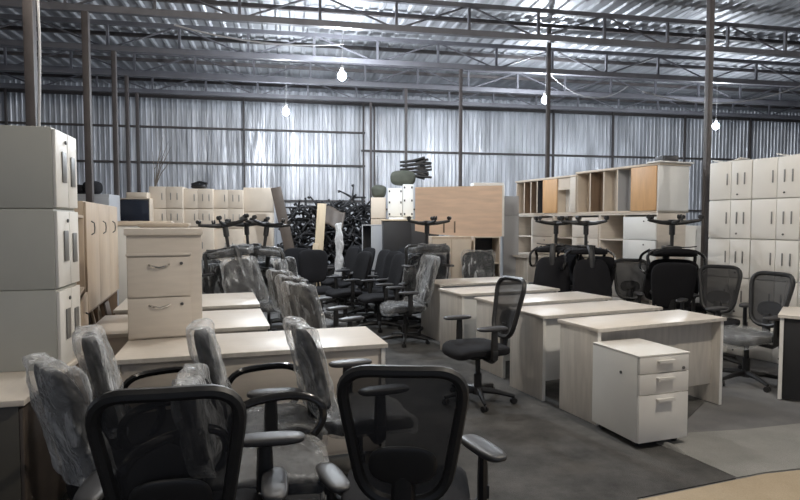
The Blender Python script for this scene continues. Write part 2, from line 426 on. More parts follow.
# ------------------------------------------------------------------ cabinets and desks  (front at y=0 facing -y, x runs left to right)
def handle(kind, parent, x, z, y=-.02, s=1.0):
    if kind == 'grille':
        MB().box(x-.035, x+.035, y-.006, y, z-.085, z+.085, .003).build('handle', M['handle_grey'], parent)
    elif kind == 'bar':
        MB().box(x-.008, x+.008, y-.007, y, z-.068*s, z+.068*s, .003).build('handle', M['handle_grey'], parent)
    elif kind == 'arc':
        MB().tube([(x-.065, y, z), (x-.05, y-.012, z-.008), (x, y-.016, z-.02), (x+.05, y-.012, z-.008), (x+.065, y, z)], .006, 6).build('handle', M['chrome'], parent)
    elif kind == 'arcv':
        MB().tube([(x, y, z-.055), (x+.01, y-.02, z-.04), (x+.02, y-.022, z), (x+.01, y-.02, z+.04), (x, y, z+.055)], .0055, 6).build('handle', M['handle_dark'], parent)
    elif kind == 'lip':
        h = MB(); h.box(x-.07, x+.07, y-.03, y, z+.012, z+.02, .002); h.box(x-.07, x+.07, y-.03, y-.024, z, z+.02, .002)
        h.box(x-.06, x+.06, y-.001, y+.001, z-.03, z+.012)
        h.build('handle', M['steel_pale'], parent)
    elif kind == 'lock':
        MB().lathe([(.011, 0), (.011, .006), (.006, .008)], 10, Matrix.Translation((x, y, z)) @ Matrix.Rotation(PI/2, 4, 'X')).build('lock', M['handle_dark'], parent)
def cabinet(name, label, cat, p, a, w, d, h, m, fronts=(), group=None, fm=None, top=None, topm=None, plinth=0.0):
    """fronts: (kind, x0, x1, z0, z1, [(handle, x, z)...])"""
    t = thing(name, label, cat, p, a, group)
    zt = h-(top or 0)
    c = MB(); c.box(0, w, 0, d, plinth, zt, .004)
    if plinth: c.box(.03, w-.03, .03, d-.03, 0, plinth)
    c.build('carcass', m, t)
    if top: MB().box(-.012, w+.012, -.025, d, zt, h, .004).build('top_panel', topm or m, t)
    for kind, x0, x1, z0, z1, hs in fronts:
        f = MB().box(x0+.003, x1-.003, -.018, -.001, z0+.003, z1-.003, .003).build(kind, fm or m, t)
        for hk, hx, hz in hs: handle(hk, f, hx, hz)
    return t
def shelf_case(name, label, cat, p, a, w, d, h, m, splits_x=(), splits_z=(), backm=None, group=None, th=.018, fronts=(), bays=()):
    t = thing(name, label, cat, p, a, group)
    c = MB(); c.box(0, th, 0, d, 0, h, .002); c.box(w-th, w, 0, d, 0, h, .002)
    c.box(th, w-th, 0, d, 0, th); c.box(th, w-th, 0, d, h-th, h)
    c.build('carcass', m, t)
    MB().box(th, w-th, d-.012, d-.002, th, h-th).build('back_panel', backm or m, t, False)
    for x in splits_x: MB().box(x-th/2, x+th/2, .004, d-.013, th, h-th).build('divider', m, t, False)
    for z, x0, x1 in splits_z: MB().box(x0, x1, .004, d-.013, z-th/2, z+th/2).build('shelf', m, t, False)
    for kind, x0, x1, z0, z1, hs, fm in fronts:
        f = MB().box(x0+.003, x1-.003, -.018, -.001, z0+.003, z1-.003, .003).build(kind, fm, t)
        for hk, hx, hz in hs: handle(hk, f, hx, hz)
    return t
def desk(label, p, a, w, d, h=.75, m='ash', topm='cream_top', panel_y=.12, panel_z=.2, pm=None, group=None, rails=0, edge=True):
    t = thing('desk', label, 'desk', (p.x, p.y, 0), a, group)
    tp = MB().box(0, w, 0, d, h-.028, h, .003).build('tabletop', M[topm], t)
    MB().box(.002, w-.002, -.003, 0, h-.027, h-.001).build('edge_band', M['ash'], tp, False)
    for x in (.015, w-.043):
        sp = MB().box(x, x+.028, .02, d-.02, 0.008, h-.029, .002).build('side_panel', M[m], t)
        if edge: MB().box(x, x+.028, .014, .02, 0.008, h-.029).build('edge_band', M['white_edge'], sp, False)
    MB().box(.044, w-.044, panel_y, panel_y+.018, panel_z, h-.029, .001).build('modesty_panel', M[pm or m], t)
    for i in range(rails):
        MB().box(.06, w-.06, panel_y-.004, panel_y-.0005, panel_z+.02+i*(h-panel_z-.06)/rails, panel_z+.02+(i+1)*(h-panel_z-.06)/rails-.006, .001).build('front_board', M[pm or m], t)
    return t

# --- left cream steel cupboards on their table
LA = R(104)
Lc = D(54, 3.1)                                 # near right corner of the stack
ul = Vector((math.cos(LA), math.sin(LA), 0)); vl = Vector((-math.sin(LA), math.cos(LA), 0))
tt = thing('low_cabinet', 'low cabinet with cream top and dark olive side under the big steel cupboard stack', 'cabinet', Lc-ul*.56-vl*.0, LA)
MB().box(0, 1.06, -.03, 1.0, .722, .75, .003).build('top_panel', M['cream_top'], tt)
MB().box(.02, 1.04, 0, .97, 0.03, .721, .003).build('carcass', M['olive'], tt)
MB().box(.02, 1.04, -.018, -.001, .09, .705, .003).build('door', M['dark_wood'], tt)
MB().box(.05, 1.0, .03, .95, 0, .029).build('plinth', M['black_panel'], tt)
for i, lab in enumerate(['bottom cream steel cupboard of the tall stack at far left', 'middle cream steel cupboard of the tall stack at far left', 'top cream steel cupboard of the tall stack at far left, under the steel post']):
    hh = .433
    fr = [('door', 0, .21, 0.005, hh-.008, [('grille', .13, .23), ('lock', .165, .37)]), ('door', .21, .38, 0.005, hh-.008, [('grille', .285, .215)])]
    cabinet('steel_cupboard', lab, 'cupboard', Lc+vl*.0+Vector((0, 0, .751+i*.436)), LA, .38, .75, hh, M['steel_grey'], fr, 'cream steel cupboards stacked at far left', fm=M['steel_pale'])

# --- brown wardrobes behind that stack
p0, p1 = D(75.5, 3.66), D(84, 4.42); dv = p1-p0
shelf_case('tall_cabinet', 'tall open brown cabinet with a door below, right behind the steel cupboard stack', 'cabinet', p0, math.atan2(dv.y, dv.x), dv.length-.02, .5, 1.6, M['tan'],
           (), [(1.05, .018, dv.length-.04), (.72, .018, dv.length-.04)], M['brown'],
           fronts=[('door', .01, dv.length-.04, .05, 1.02, [('arcv', dv.length*.55, .85)], M['tan'])])
p0, p1 = D(84, 4.47), D(116, 6.05); dv = p1-p0; W3 = dv.length; A3 = math.atan2(dv.y, dv.x)
low = shelf_case('base_cabinet', 'dark open base cabinet under the tan three-door cabinet', 'cabinet', p0, A3, W3, .5, .84, M['brown'], (W3*.33, W3*.66), [], M['black_panel'])
cabinet('three_door_cabinet', 'tan cabinet with three doors and curved handles, left of the cream drawer pedestal', 'cabinet', p0+Vector((0, 0, .842)), A3, W3, .46, .87, M['tan'],
        [('door', W3*i/3, W3*(i+1)/3, .004, .866, [('arcv', W3*(i+.35)/3, .66)]) for i in range(3)])
# boards leaning on the dark base
def board(name, label, c, rz, lean, w, h, th, m, cat='board', tilt=0.0):
    o = MB().box(-w/2, w/2, -th/2, th/2, 0, h, .003).build(name, m)
    o.location = c; o.rotation_euler = (lean, tilt, rz); return tag(o, label, cat)
board('board', 'brown board leaning at the foot of the tan three-door cabinet, the taller one', D(113, 5.15, .03), A3+.0, R(-12), .34, .92, .02, M['tan'])
board('board', 'short dark board leaning below the tan three-door cabinet', D(107, 4.75, .03), A3, R(-12), .3, .62, .02, M['brown'])
board('board', 'narrow black board standing near the cream drawer pedestal', D(121, 5.3, .03), A3, R(-10), .2, .8, .02, M['dark_wood'])

# --- big desk in front left and two more behind
uB = R(16.3)
ub = Vector((math.cos(uB), math.sin(uB), 0)); vb = Vector((-math.sin(uB), math.cos(uB), 0))
bd = G(388, 343.5, .75); dl = 1.66
desk('long cream desk with drawered front, behind the plastic-wrapped loop-arm chairs', bd-ub*dl, uB, dl, .66, m='cream', panel_y=.03, panel_z=.03, rails=2, edge=True)
uC = R(18); uc = Vector((math.cos(uC), math.sin(uC), 0)); vc = Vector((-math.sin(uC), math.cos(uC), 0))
q1 = G(270, 325.5, .75)
desk('cream desk right behind the drawer pedestal, nearer of two bare tops', q1-uc*1.3, uC, 1.3, .93, m='cream', panel_y=.03, panel_z=.03, edge=False)
q2 = G(260, 304, .75)
desk('cream desk in front of the wrapped chair stacks, farther of two bare tops', q2-uc*1.3, uC, 1.3, 1.0, m='cream', panel_y=.03, panel_z=.03, edge=False)
# cream drawer pedestals standing on them
pw = .46
def tall_ped(label, p, a, w, d, h):
    t = cabinet('drawer_pedestal', label, 'pedestal', p, a, w, d, h, M['cream'],
                [('drawer', .0, w*.85, .01, .285, [('arc', w*.42, .235), ('lock', w*.72, .235)]),
                 ('drawer', .0, w*.85, .288, .565, [('arc', w*.42, .51), ('lock', w*.72, .515)])], top=.045, topm=M['cream_top'])
    MB().box(-.005, w*.86, -.03, -.001, .57, .588, .003).build('ledge', M['cream_top'], t)
    return t
pp = bd-ub*dl+vb*.47+ub*.06
pp = D(126, 3.86, .751)
tall_ped('cream two-drawer pedestal with curved handles standing on the long desk', pp, R(22), .475, .43, .755)
cabinet('drawer_pedestal', 'cream pedestal half hidden right behind the two-drawer one', 'pedestal', D(140, 4.66, .751), uC, .36, .5, .79, M['cream'], [('drawer', 0, .36, .4, .7, [])], top=.03, topm=M['beige'])
cabinet('white_cabinet', 'white board cabinet with cream top behind the drawer pedestals', 'cabinet', D(117, 6.35), uC, .55, .5, 1.56, M['white'], [('door', 0, .55, .02, 1.5, [])], top=.05, topm=M['beige'])

# --- beige cabinets row at the back left
back_a = R(9)
def stack_col(px, d, w, zs, labs, dbl, mm='beige'):
    z = 0
    for i, (h, lab) in enumerate(zip(zs, labs)):
        fr = []
        if i == 0: fr = [('door', 0, w/2, .02, h-.02, [('bar', w/2-.07, h*.75)]), ('door', w/2, w, .02, h-.02, [('bar', w/2+.07, h*.75)])]
        else:
            n = dbl
            for k in range(n):
                hx = w*(k+1)/n-.07 if k == 0 else w*k/n+.09
                fr.append(('door', w*k/n, w*(k+1)/n, .01, h-.01, [('bar', hx, h*.55)] + ([('bar', hx+.12, h*.55)] if k else [])))
        cabinet('box_cabinet', lab, 'cabinet', D(px, d, z), back_a, w, .5, h-.003, M[mm], fr, 'beige cabinets stacked in front of the back wall')
        z += h
stack_col(150, 11.2, .62, (1.45, .36, .43), ['beige base cabinet left under the first handled pair from the left', 'beige cabinet in the second tier, directly right of the black glass cabinet', 'beige cabinet on top, directly right of the black glass cabinet'], 2)
stack_col(184, 11.4, .56, (1.45, .36, .40), ['beige base cabinet in the second column right of the black glass cabinet', 'beige cabinet in the second tier, second column from the black glass cabinet', 'beige cabinet on top, second column from the black glass cabinet'], 2)
stack_col(214, 11.6, .58, (1.42, .40, .38), ['beige base cabinet behind the wrapped chair stacks, third column', 'beige cabinet in the second tier, third column, left of the plain tall one', 'beige cabinet on top, third column, left of the plain tall one'], 2)
cabinet('box_cabinet', 'beige base cabinet right end of the back row, beside the leaning dark board', 'cabinet', D(244, 11.8), back_a, .58, .5, 1.75, M['beige'], [('door', 0, .58, .02, 1.72, [])])
cabinet('box_cabinet', 'plain beige cabinet without handles on the right end of the back row', 'cabinet', D(244, 11.8, 1.752), back_a, .58, .5, .5, M['beige'], [('door', 0, .58, .01, .49, [])])
board('board', 'tall dark board leaning beside the plain beige cabinet', D(300, 11.35, .03), R(6), R(-2), .2, 2.25, .03, M['dark_wood'], tilt=R(-12))
# black glass cabinet
gt = shelf_case('display_cabinet', 'black glazed cabinet left of the beige cabinets, under a small wooden box', 'cabinet', D(120, 10.9), R(8), .55, .45, 2.0, M['beige'], (), [(1.55, .018, .532)], M['charcoal'],
                fronts=[('glass_door', .02, .53, 1.57, 1.97, [], M['glass_dark']), ('glass_door', .02, .53, 1.1, 1.52, [], M['glass_dark'])])
cabinet('wooden_box', 'small wooden box on top of the black glazed cabinet', 'box', D(127, 10.95, 2.002), R(8), .38, .35, .11, M['beige'], [('lid', .01, .37, .01, .1, [])])
cabinet('grey_cabinet', 'grey cabinet behind the second steel post, loaded with black cushions', 'cabinet', D(74, 9.3), R(8), .55, .5, 2.0, M['grey_board'], [('door', 0, .55, .05, 1.95, [])])
for px, dd, zz, sx, sz, lab in ((79, 9.45, 2.001, .34, .16, 'black cushion lying on the grey cabinet, left one'), (94, 9.45, 2.001, .26, .22, 'black rounded cushion standing on the grey cabinet, right one')):
    tag(MB().cushion((0, 0, sz/2), (sx, .3, sz), 3).build('cushion', M['black_fabric']), lab, 'cushion').location = D(px, dd+.05, zz)
# dry twig
tw = MB()
b0 = Vector((0, 0, 0))
for ang, ln in ((.12, 1.0), (.3, .8), (-.05, .7), (.45, .55), (.22, .9)):
    tw.tube([b0, Vector((math.sin(ang)*ln*.5, .02, ln*.5)), Vector((math.sin(ang*1.4)*ln, .03, ln))], [.012, .009, .003], 5)
    tw.tube([Vector((math.sin(ang)*ln*.5, .02, ln*.5)), Vector((math.sin(ang)*ln*.5+.12, 0, ln*.72))], [.007, .002], 5)
t_ = tag(tw.build('dry_branch', M['twig']), 'bare dry branch standing up on the beige cabinets against the back wall', 'branch'); t_.location = D(156, 11.5, 2.243)
tag(MB().cushion((0, 0, .05), (.3, .2, .1), 3).tube([(-.15, 0, .08), (0, .02, .14), (.16, 0, .1)], .03, 6).build('black_bracket', M['black_plastic']), 'black bracket lying on the second beige cabinet column', 'bracket').location = D(200, 11.65, 2.212)

# ------------------------------------------------------------------ right: desks in a row
RA = R(22.5); ur = Vector((math.cos(RA), math.sin(RA), 0)); vr = Vector((-math.sin(RA), math.cos(RA), 0))
rows = [((598, 329), 1.36, .48, 'cream desk nearest the camera on the right, behind the white drawer pedestal'),
        ((543, 316), 1.36, .54, 'cream desk second from the front on the right, with the glaring reflection on its top'),
        ((503, 304), 1.36, .56, 'cream desk third from the front on the right, behind the mesh chair'),
        ((461.5, 294), 1.34, .58, 'cream desk fourth from the front on the right'),
        ((439.5, 284.5), 1.34, .62, 'cream desk fifth and farthest on the right, in front of wrapped chairs')]
for (px, py), w, d, lab in rows:
    desk(lab, G(px, py, .75), RA, w, d, panel_y=.10 if 'nearest' in lab else .05, panel_z=.17, pm='ash' if 'nearest' in lab else 'white')
# desk at right edge, dark inside
desk('cream desk cut by the right edge, black inside', G(778, 314.5, .75), R(-37), 1.3, .65, m='cream', pm='black_panel', panel_y=.025, panel_z=.02)

# white mobile pedestal
PA = R(19)
mp_ = thing('mobile_pedestal', 'white three-drawer mobile pedestal in front of the nearest right desk', 'pedestal', G(636, 443.5, .05)*1.0-Vector((0, 0, .05)), PA)
pwid, pdep, pz0, pz1 = .425, .47, .05, .64
MB().box(0, pwid, 0, pdep, pz0, pz1, .004).build('carcass', M['steel_cream'], mp_)
MB().box(-.004, pwid+.004, -.022, pdep, pz1, pz1+.012, .003).build('top_panel', M['steel_pale'], mp_)
hz = pz1-pz0
for z0, z1 in ((pz0+.003, pz0+.325), (pz0+.33, pz0+.47), (pz0+.475, pz1-.002)):
    f = MB().box(.003, pwid-.003, -.02, -.001, z0, z1, .003).build('drawer', M['steel_pale'], mp_)
    handle('lip', f, pwid*.5, z1-.045, -.02)
    if z0 > pz0+.4: handle('lock', f, pwid*.88, z0+.02, -.02)
MB().lathe([(.011, 0), (.011, .005)], 10, Matrix.Translation((0, .16, .5)) @ Matrix.Rotation(-PI/2, 4, 'Y')).build('lock', M['handle_dark'], mp_)
for x in (.05, pwid-.05):
    for y in (.06, pdep-.06):
        MB().lathe([(.024, -.014), (.024, .014)], 12, Matrix.Translation((x, y, .025)) @ Matrix.Rotation(PI/2, 4, 'Y')).box(x-.008, x+.008, y-.012, y+.012, .03, .0495).build('caster', M['black_plastic'], mp_)

# ------------------------------------------------------------------ pigeonhole hutches and the cabinets below
HS = 1.15
h0, h1 = D(516, 9.05*HS), D(657.5, 6.5*HS); hv = h1-h0; HA = math.atan2(hv.y, hv.x); HL = hv.length
uh = hv.normalized(); vh = Vector((-uh.y, uh.x, 0)); HZ = 1.67
# lower bank: three units with an open bay and doors
nb = 3; bw = HL/nb
labs = ['tall ash cabinet with open bay, far left under the pigeonhole shelves', 'tall ash cabinet in the middle under the pigeonhole shelves', 'tall ash cabinet with white doors, right end under the pigeonhole shelves']
for i in range(nb):
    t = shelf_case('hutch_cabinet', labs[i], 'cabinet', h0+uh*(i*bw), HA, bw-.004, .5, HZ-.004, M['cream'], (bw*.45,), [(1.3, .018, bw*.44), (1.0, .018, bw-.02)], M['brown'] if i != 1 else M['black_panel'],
                   group='cabinets under the pigeonhole shelves',
                   fronts=[('door', bw*.45, bw-.008, 1.02, 1.31, [('lock', bw*.8, 1.25)], M['white'] if i == 2 else M['cream']), ('door', bw*.45, bw-.008, 1.31, 1.62, [('lock', bw*.8, 1.56)], M['white'] if i == 2 else M['cream']),
                           ('drawer', .01, bw-.008, .5, .98, [], M['cream']), ('drawer', .01, bw-.008, .03, .495, [], M['cream'])])
# counter in front of the far cabinets
desk('ash counter in front of the open-bay cabinet, behind the upside-down black chairs', h0-vh*.52+uh*.1, HA, 1.0, .5, 1.0, m='ash', topm='ash', panel_y=.05, panel_z=.05)
# two pigeonhole units lying on top
w1 = HL*.505
hl1 = thing('pigeonhole_shelf', 'long pigeonhole shelf unit with an orange door, the left one on the cabinets', 'shelf unit', h0+Vector((0, 0, HZ)), HA)
hl2 = thing('pigeonhole_shelf', 'pigeonhole shelf unit with white end panel and orange door, the right one on the cabinets', 'shelf unit', h0+uh*(w1+.004)+Vector((0, 0, HZ)), HA)
def pigeon(t, w, d, h, xs, backs, doors, white_end=False, hole=None):
    th = .022
    c = MB(); c.box(0, th, 0, d, 0, h, .002)
    c.box(th, w, 0, d, 0, th+.01, .002); c.box(-.01, w+.02, -.02, d+.01, h-.03, h, .002)
    if not white_end: c.box(w-th, w, 0, d, th+.01, h-.03, .002)
    c.build('carcass', M['beige'], t)
    if white_end: MB().box(w-th, w, -.004, d, 0, h-.03, .002).build('end_panel', M['white'], t); MB().box(w*.9, w+.06, -.05, d+.02, h, h+.018, .002).build('top_panel', M['white'], t)
    for i, x in enumerate(xs[1:-1]):
        m_ = backs[i+1] if backs[i+1] in ('brown', 'grey_board', 'charcoal') else 'beige'
        dv_ = MB().box(x-th/2, x+th/2, .003, d-.013, th+.01, h-.03).build('divider', M[m_], t, False)
        MB().box(x-th/2, x+th/2, 0, .003, th+.01, h-.03).build('edge_band', M['beige'], dv_, False)
    for (x0, x1), bm_ in zip(zip(xs, xs[1:]), backs):
        if bm_: MB().box(x0+th/2, x1-th/2, d*.36, d*.36+.01, th+.011, h-.031).build('back_panel', M[bm_], t, False)
    for x0, x1, m_ in doors: MB().box(x0, x1, -.018, -.001, .03, h-.035, .003).build('door', M[m_], t)
x1s = [0, w1*.15, w1*.27, w1*.38, w1*.49, w1*.72, w1*.91, w1]
pigeon(hl1, w1, .42, .61, x1s, ['brown', 'brown', 'brown', 'charcoal', None, 'white', None], [(w1*.49, w1*.72, 'orange')])
MB().box(w1*.73, w1*.90, .002, .012, .39, .575).build('upper_panel', M['beige'], hl1)
MB().box(w1*.92, w1, -.018, -.001, .03, .575, .002).build('panel', M['cream'], hl1)
w2 = HL-w1-.004
x2s = [0, w2*.19, w2*.37, w2*.54, w2*.71, w2]
pigeon(hl2, w2, .54, .645, x2s, ['tan', 'brown', 'cream', 'grey_board', None], [(w2*.71, w2*.985, 'orange')], True)
cabinet('black_box', 'black box lying on top of the pigeonhole shelves by the white end', 'box', D(661, 6.95*HS, HZ+.665), HA+R(70), .22, .22, .13, M['charcoal'], [('lid', .01, .21, .01, .12, [])])
# white cabinet between hutch and lockers
cabinet('white_cabinet', 'white cabinet filling the gap behind the brown post by the lockers', 'cabinet', D(679, 7.75), R(-8), .42, .4, 1.5, M['white'], [('door', 0, .21, .05, 1.45, []), ('door', .21, .42, .05, 1.45, [])])

# ------------------------------------------------------------------ white lockers on the right
k0, k1 = D(709, 7.0), D(801, 6.1); kv = k1-k0; KA = math.atan2(kv.y, kv.x); uk = kv.normalized()
lw = .505; lhh = .450
rown = ['bottom', 'second', 'third', 'fourth', 'top']
for c in range(3):
    for r in range(5):
        side = ['left', 'right', 'far right'][c]
        if c == 2 and r < 0: continue
        fr = [('door', 0, lw*.53, .004, lhh-.006, [('bar', lw*.44, .24)]), ('door', lw*.53, lw, .004, lhh-.006, [('bar', lw*.68, .24), ('bar', lw*.84, .24), ('lock', lw*.68, .06)])]
        nm = {'bottom': 'standing on the floor', 'second': 'second from the floor', 'third': 'in the middle row', 'fourth': 'second from the top', 'top': 'at the top'}[rown[r]]
        lab = 'white steel locker %s of the %s column in the locker bank' % (nm, side)
        if c == 2: continue
        cabinet('steel_locker', lab, 'locker', k0+uk*(c*(lw+.006))+Vector((0, 0, r*.452)), KA, lw, .45, lhh, M['steel_cream'], fr, 'white steel lockers stacked on the right', fm=M['steel_pale'])
for c in (2,):
    for r in range(5):
        lab = 'white steel locker cut by the right edge of the picture, %s' % {0: 'on the floor', 1: 'second from the floor', 2: 'middle row', 3: 'second from the top', 4: 'at the top'}[r]
        fr = [('door', 0, lw*.53, .004, lhh-.006, [('bar', lw*.44, .24)]), ('door', lw*.53, lw, .004, lhh-.006, [('bar', lw*.68, .24)])]
        cabinet('steel_locker', lab, 'locker', k0+uk*(c*(lw+.006))+Vector((0, 0, r*.452)), KA, lw, .45, lhh, M['steel_cream'], fr, 'white steel lockers stacked on the right', fm=M['steel_pale'])
def curl(L, wv, hgt):
    return lambda u, v: Vector((L*(u-.5), wv*(v-.5), .004+hgt*(2*u-1)**2))
for px, lab in ((729, 'pale curved shell lying on top of the left locker column'), (795, 'pale curved shell lying on top of the right locker column')):
    o = MB().grid(curl(.34, .2, .035), 12, 3).build('curved_shell', M['steel_pale']); o.location = D(px, 7.05 if px < 760 else 6.35, 2.263); o.rotation_euler = (0, 0, KA); tag(o, lab, 'panel')
    md = o.modifiers.new('s', 'SOLIDIFY'); md.thickness = .01; md.offset = 1

# ------------------------------------------------------------------ middle back: plywood top, cupboards, black cabinet
cabinet('base_cabinet', 'cream base cabinet under the upright plywood tabletop', 'cabinet', D(432, 9.0), R(4), .62, .5, 1.32, M['tan'], [('door', 0, .30, .02, 1.28, []), ('door', .31, .62, .02, 1.28, [])], fm=M['beige'])
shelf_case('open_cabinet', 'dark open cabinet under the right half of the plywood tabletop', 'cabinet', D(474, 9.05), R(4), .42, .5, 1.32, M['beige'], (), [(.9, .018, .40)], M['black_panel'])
pt = thing('plywood_tabletop', 'large plywood tabletop standing upright on edge, white edging on the right', 'tabletop', D(415, 9.06, 1.322), R(3))
PW = 1.37
poly = [(0, .09), (0, .77), (PW*.5, .785), (PW, .80), (PW, .0), (PW*.75, .0), (PW*.45, .012), (PW*.2, .04)]
poly = [(x, z) for x, z in poly]
Mx = Matrix(((1, 0, 0, 0), (0, 0, -1, 0), (0, 1, 0, 0), (0, 0, 0, 1)))
MB().prism(poly, 0, .03, Mx).build('board', M['ply'], pt, False)
MB().box(PW, PW+.035, -.035, .02, 0, .81, .002).build('white_edging', M['white_edge'], pt)
for x in (.45, .62): MB().box(x-.012, x+.012, -.034-.01, -.031, .06, .24, .002).build('bracket', M['brown'], pt)
cabinet('white_box', 'white board box showing above the plywood tabletop', 'box', D(473, 9.35, 1.325), R(3), .5, .3, .86, M['white'], [('lid', 0, .5, .02, .84, [])])
# grey filing tower between ply and hutch
cabinet('grey_cabinet', 'grey cabinet in the gap between plywood tabletop and pigeonhole shelves', 'cabinet', D(503, 9.6), R(2), .26, .3, 1.98, M['grey_board'], [('door', 0, .26, 1.66, 1.96, []), ('door', 0, .26, .5, 1.64, [])])
# white steel cupboards with black corners
for i, (px, d, z, w, h, lab) in enumerate(((389, 11.2, 0, .46, 1.65, 'white cupboard base standing behind the black cabinet with wooden top'), (388, 11.2, 1.652, .28, .55, 'white cupboard with black corner fittings, left one above the black cabinet'), (403, 11.15, 1.652, .2, .62, 'narrow white cupboard with black corner fittings beside the plywood tabletop'))):
    t = cabinet('white_cupboard', lab, 'cupboard', D(px, d, z), R(2), w, .4, h, M['white'], [('door', 0, w, .01, h-.01, [])])
    if i:
        for x in (.03, w-.03):
            for zz in (.05, h*.5, h-.06): MB().box(x-.014, x+.014, -.026, -.0185, zz-.02, zz+.02).build('fitting', M['black_panel'], t, False)
cabinet('tan_box', 'tan wooden box left of the white cupboards, upper one', 'box', D(371, 11.6, 1.62), R(2), .3, .35, .42, M['beige'], [('front_board', .01, .29, .01, .41, [])])
cabinet('tan_box', 'brown wooden box left of the white cupboards, lower one', 'box', D(371, 11.55, 1.2), R(2), .34, .4, .41, M['tan'], [('front_board', .01, .33, .01, .40, [])])
cabinet('tan_cabinet', 'tan cabinet carrying the wooden boxes behind the heap', 'cabinet', D(369, 11.5), R(2), .36, .5, 1.195, M['tan'], [('door', .0, .36, .02, 1.18, [])])
tag(MB().cushion((0, 0, .125), (.3, .3, .26), 3.2, fn=lambda p: p+Vector((.02*noise.noise(p*9), .02*noise.noise(p*9+Vector((5, 0, 0))), 0))).build('sack', M['green_bag']), 'pale green sack on the tan boxes left of the white cupboards', 'sack').location = D(379, 11.75, 2.042)
# bundle of black tubes on a sack
tag(MB().cushion((0, 0, .14), (.5, .3, .3), 3).build('sack', M['green_bag']), 'grey green sack under the bundle of black tubes', 'sack').location = D(403, 11.35+.1, 2.275)
bt = thing('tube_bundle', 'bundle of black chair tubes sticking out high above the white cupboards', 'bundle', D(414, 11.5, 2.56), 0)
for i in range(16):
    y, z = random.uniform(-.1, .1), (i % 5)*.075-.1
    l = .28+.08*math.sin(i*2.1)
    MB().tube([(-.28+.05*(i % 3), y, z-.03), (0, y, z), (l, y+.02, z+.06*math.sin(i))], .024, 6).build('tube', M['black_plastic'], bt)
# black cabinet with wood top
bc = cabinet('black_cabinet', 'black cabinet with a pale wooden top behind the black chairs', 'cabinet', D(383, 10.65), R(5), 1.04, .5, 1.6, M['charcoal'], [('door', 0, .52, .04, 1.55, []), ('door', .52, 1.04, .04, 1.55, [])], fm=M['black_panel'], top=.03, topm=M['pine'])
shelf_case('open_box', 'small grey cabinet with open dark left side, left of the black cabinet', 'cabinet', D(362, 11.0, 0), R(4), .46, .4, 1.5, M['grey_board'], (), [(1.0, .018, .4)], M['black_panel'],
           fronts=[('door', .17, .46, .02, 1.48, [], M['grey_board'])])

# ------------------------------------------------------------------ the chairs
def by(x, z): return -.235-.24*(z-.52)+.55*x*x
def star(mb):
    mb.lathe([(.03, .06), (.05, .065), (.052, .10), (.04, .125), (.03, .13)], 14)
    for k in range(5):
        a = k*2*PI/5+.3
        c, s_ = math.cos(a), math.sin(a)
        mb.tube([(c*.03, s_*.03, .1), (c*.15, s_*.15, .094), (c*.29, s_*.29, .07), (c*.315, s_*.315, .066)], [.03, .024, .018, .012], 8, flat=.85)
    return mb
def caster_mb(a, mb=None):
    mb = mb or MB()
    c, s_ = math.cos(a)*.305, math.sin(a)*.305
    for off in (-.014, .014):
        mb.lathe([(.012, -.009), (.026, -.008), (.027, 0), (.026, .008), (.012, .009)], 12, Matrix.Translation((c, s_, .0275)) @ Matrix.Rotation(a+.6, 4, 'Z') @ Matrix.Translation((0, off, 0)) @ Matrix.Rotation(PI/2, 4, 'X'))
    mb.lathe([(.009, .03), (.009, .07)], 8, Matrix.Translation((c, s_, 0)))
    return mb
def rr_loop(wt, wb, z0, z1, r, n=7, inset=0.0):
    """rounded trapezoid loop on the bent back surface"""
    wt, wb, z0, z1 = wt-inset*2, wb-inset*2, z0+inset, z1-inset
    cs = [(-wb/2, z0), (wb/2, z0), (wt/2, z1), (-wt/2, z1)]
    pts = []
    for i in range(4):
        p = Vector((*cs[i], 0)); a = Vector((*cs[i-1], 0)); b = Vector((*cs[(i+1) % 4], 0))
        rr = r
        d1 = (a-p).normalized()*rr; d2 = (b-p).normalized()*rr
        for k in range(n+1):
            t = k/n; q = (p+d1)*(1-t)**2+p*2*t*(1-t)+(p+d2)*t*t
            pts.append((q.x, q.y))
        nx = b+((p-b).normalized()*rr)
        for k in range(1, 4):
            t = k/4; q = (p+d2).lerp(nx, t); pts.append((q.x, q.y))
    return pts
def crinkle(p, amp, sc, seed=0.0):
    q = p*sc+Vector((seed, seed*1.7, 0))
    return Vector((noise.noise(q), noise.noise(q+Vector((9, 0, 0))), noise.noise(q+Vector((0, 9, 0)))))*amp
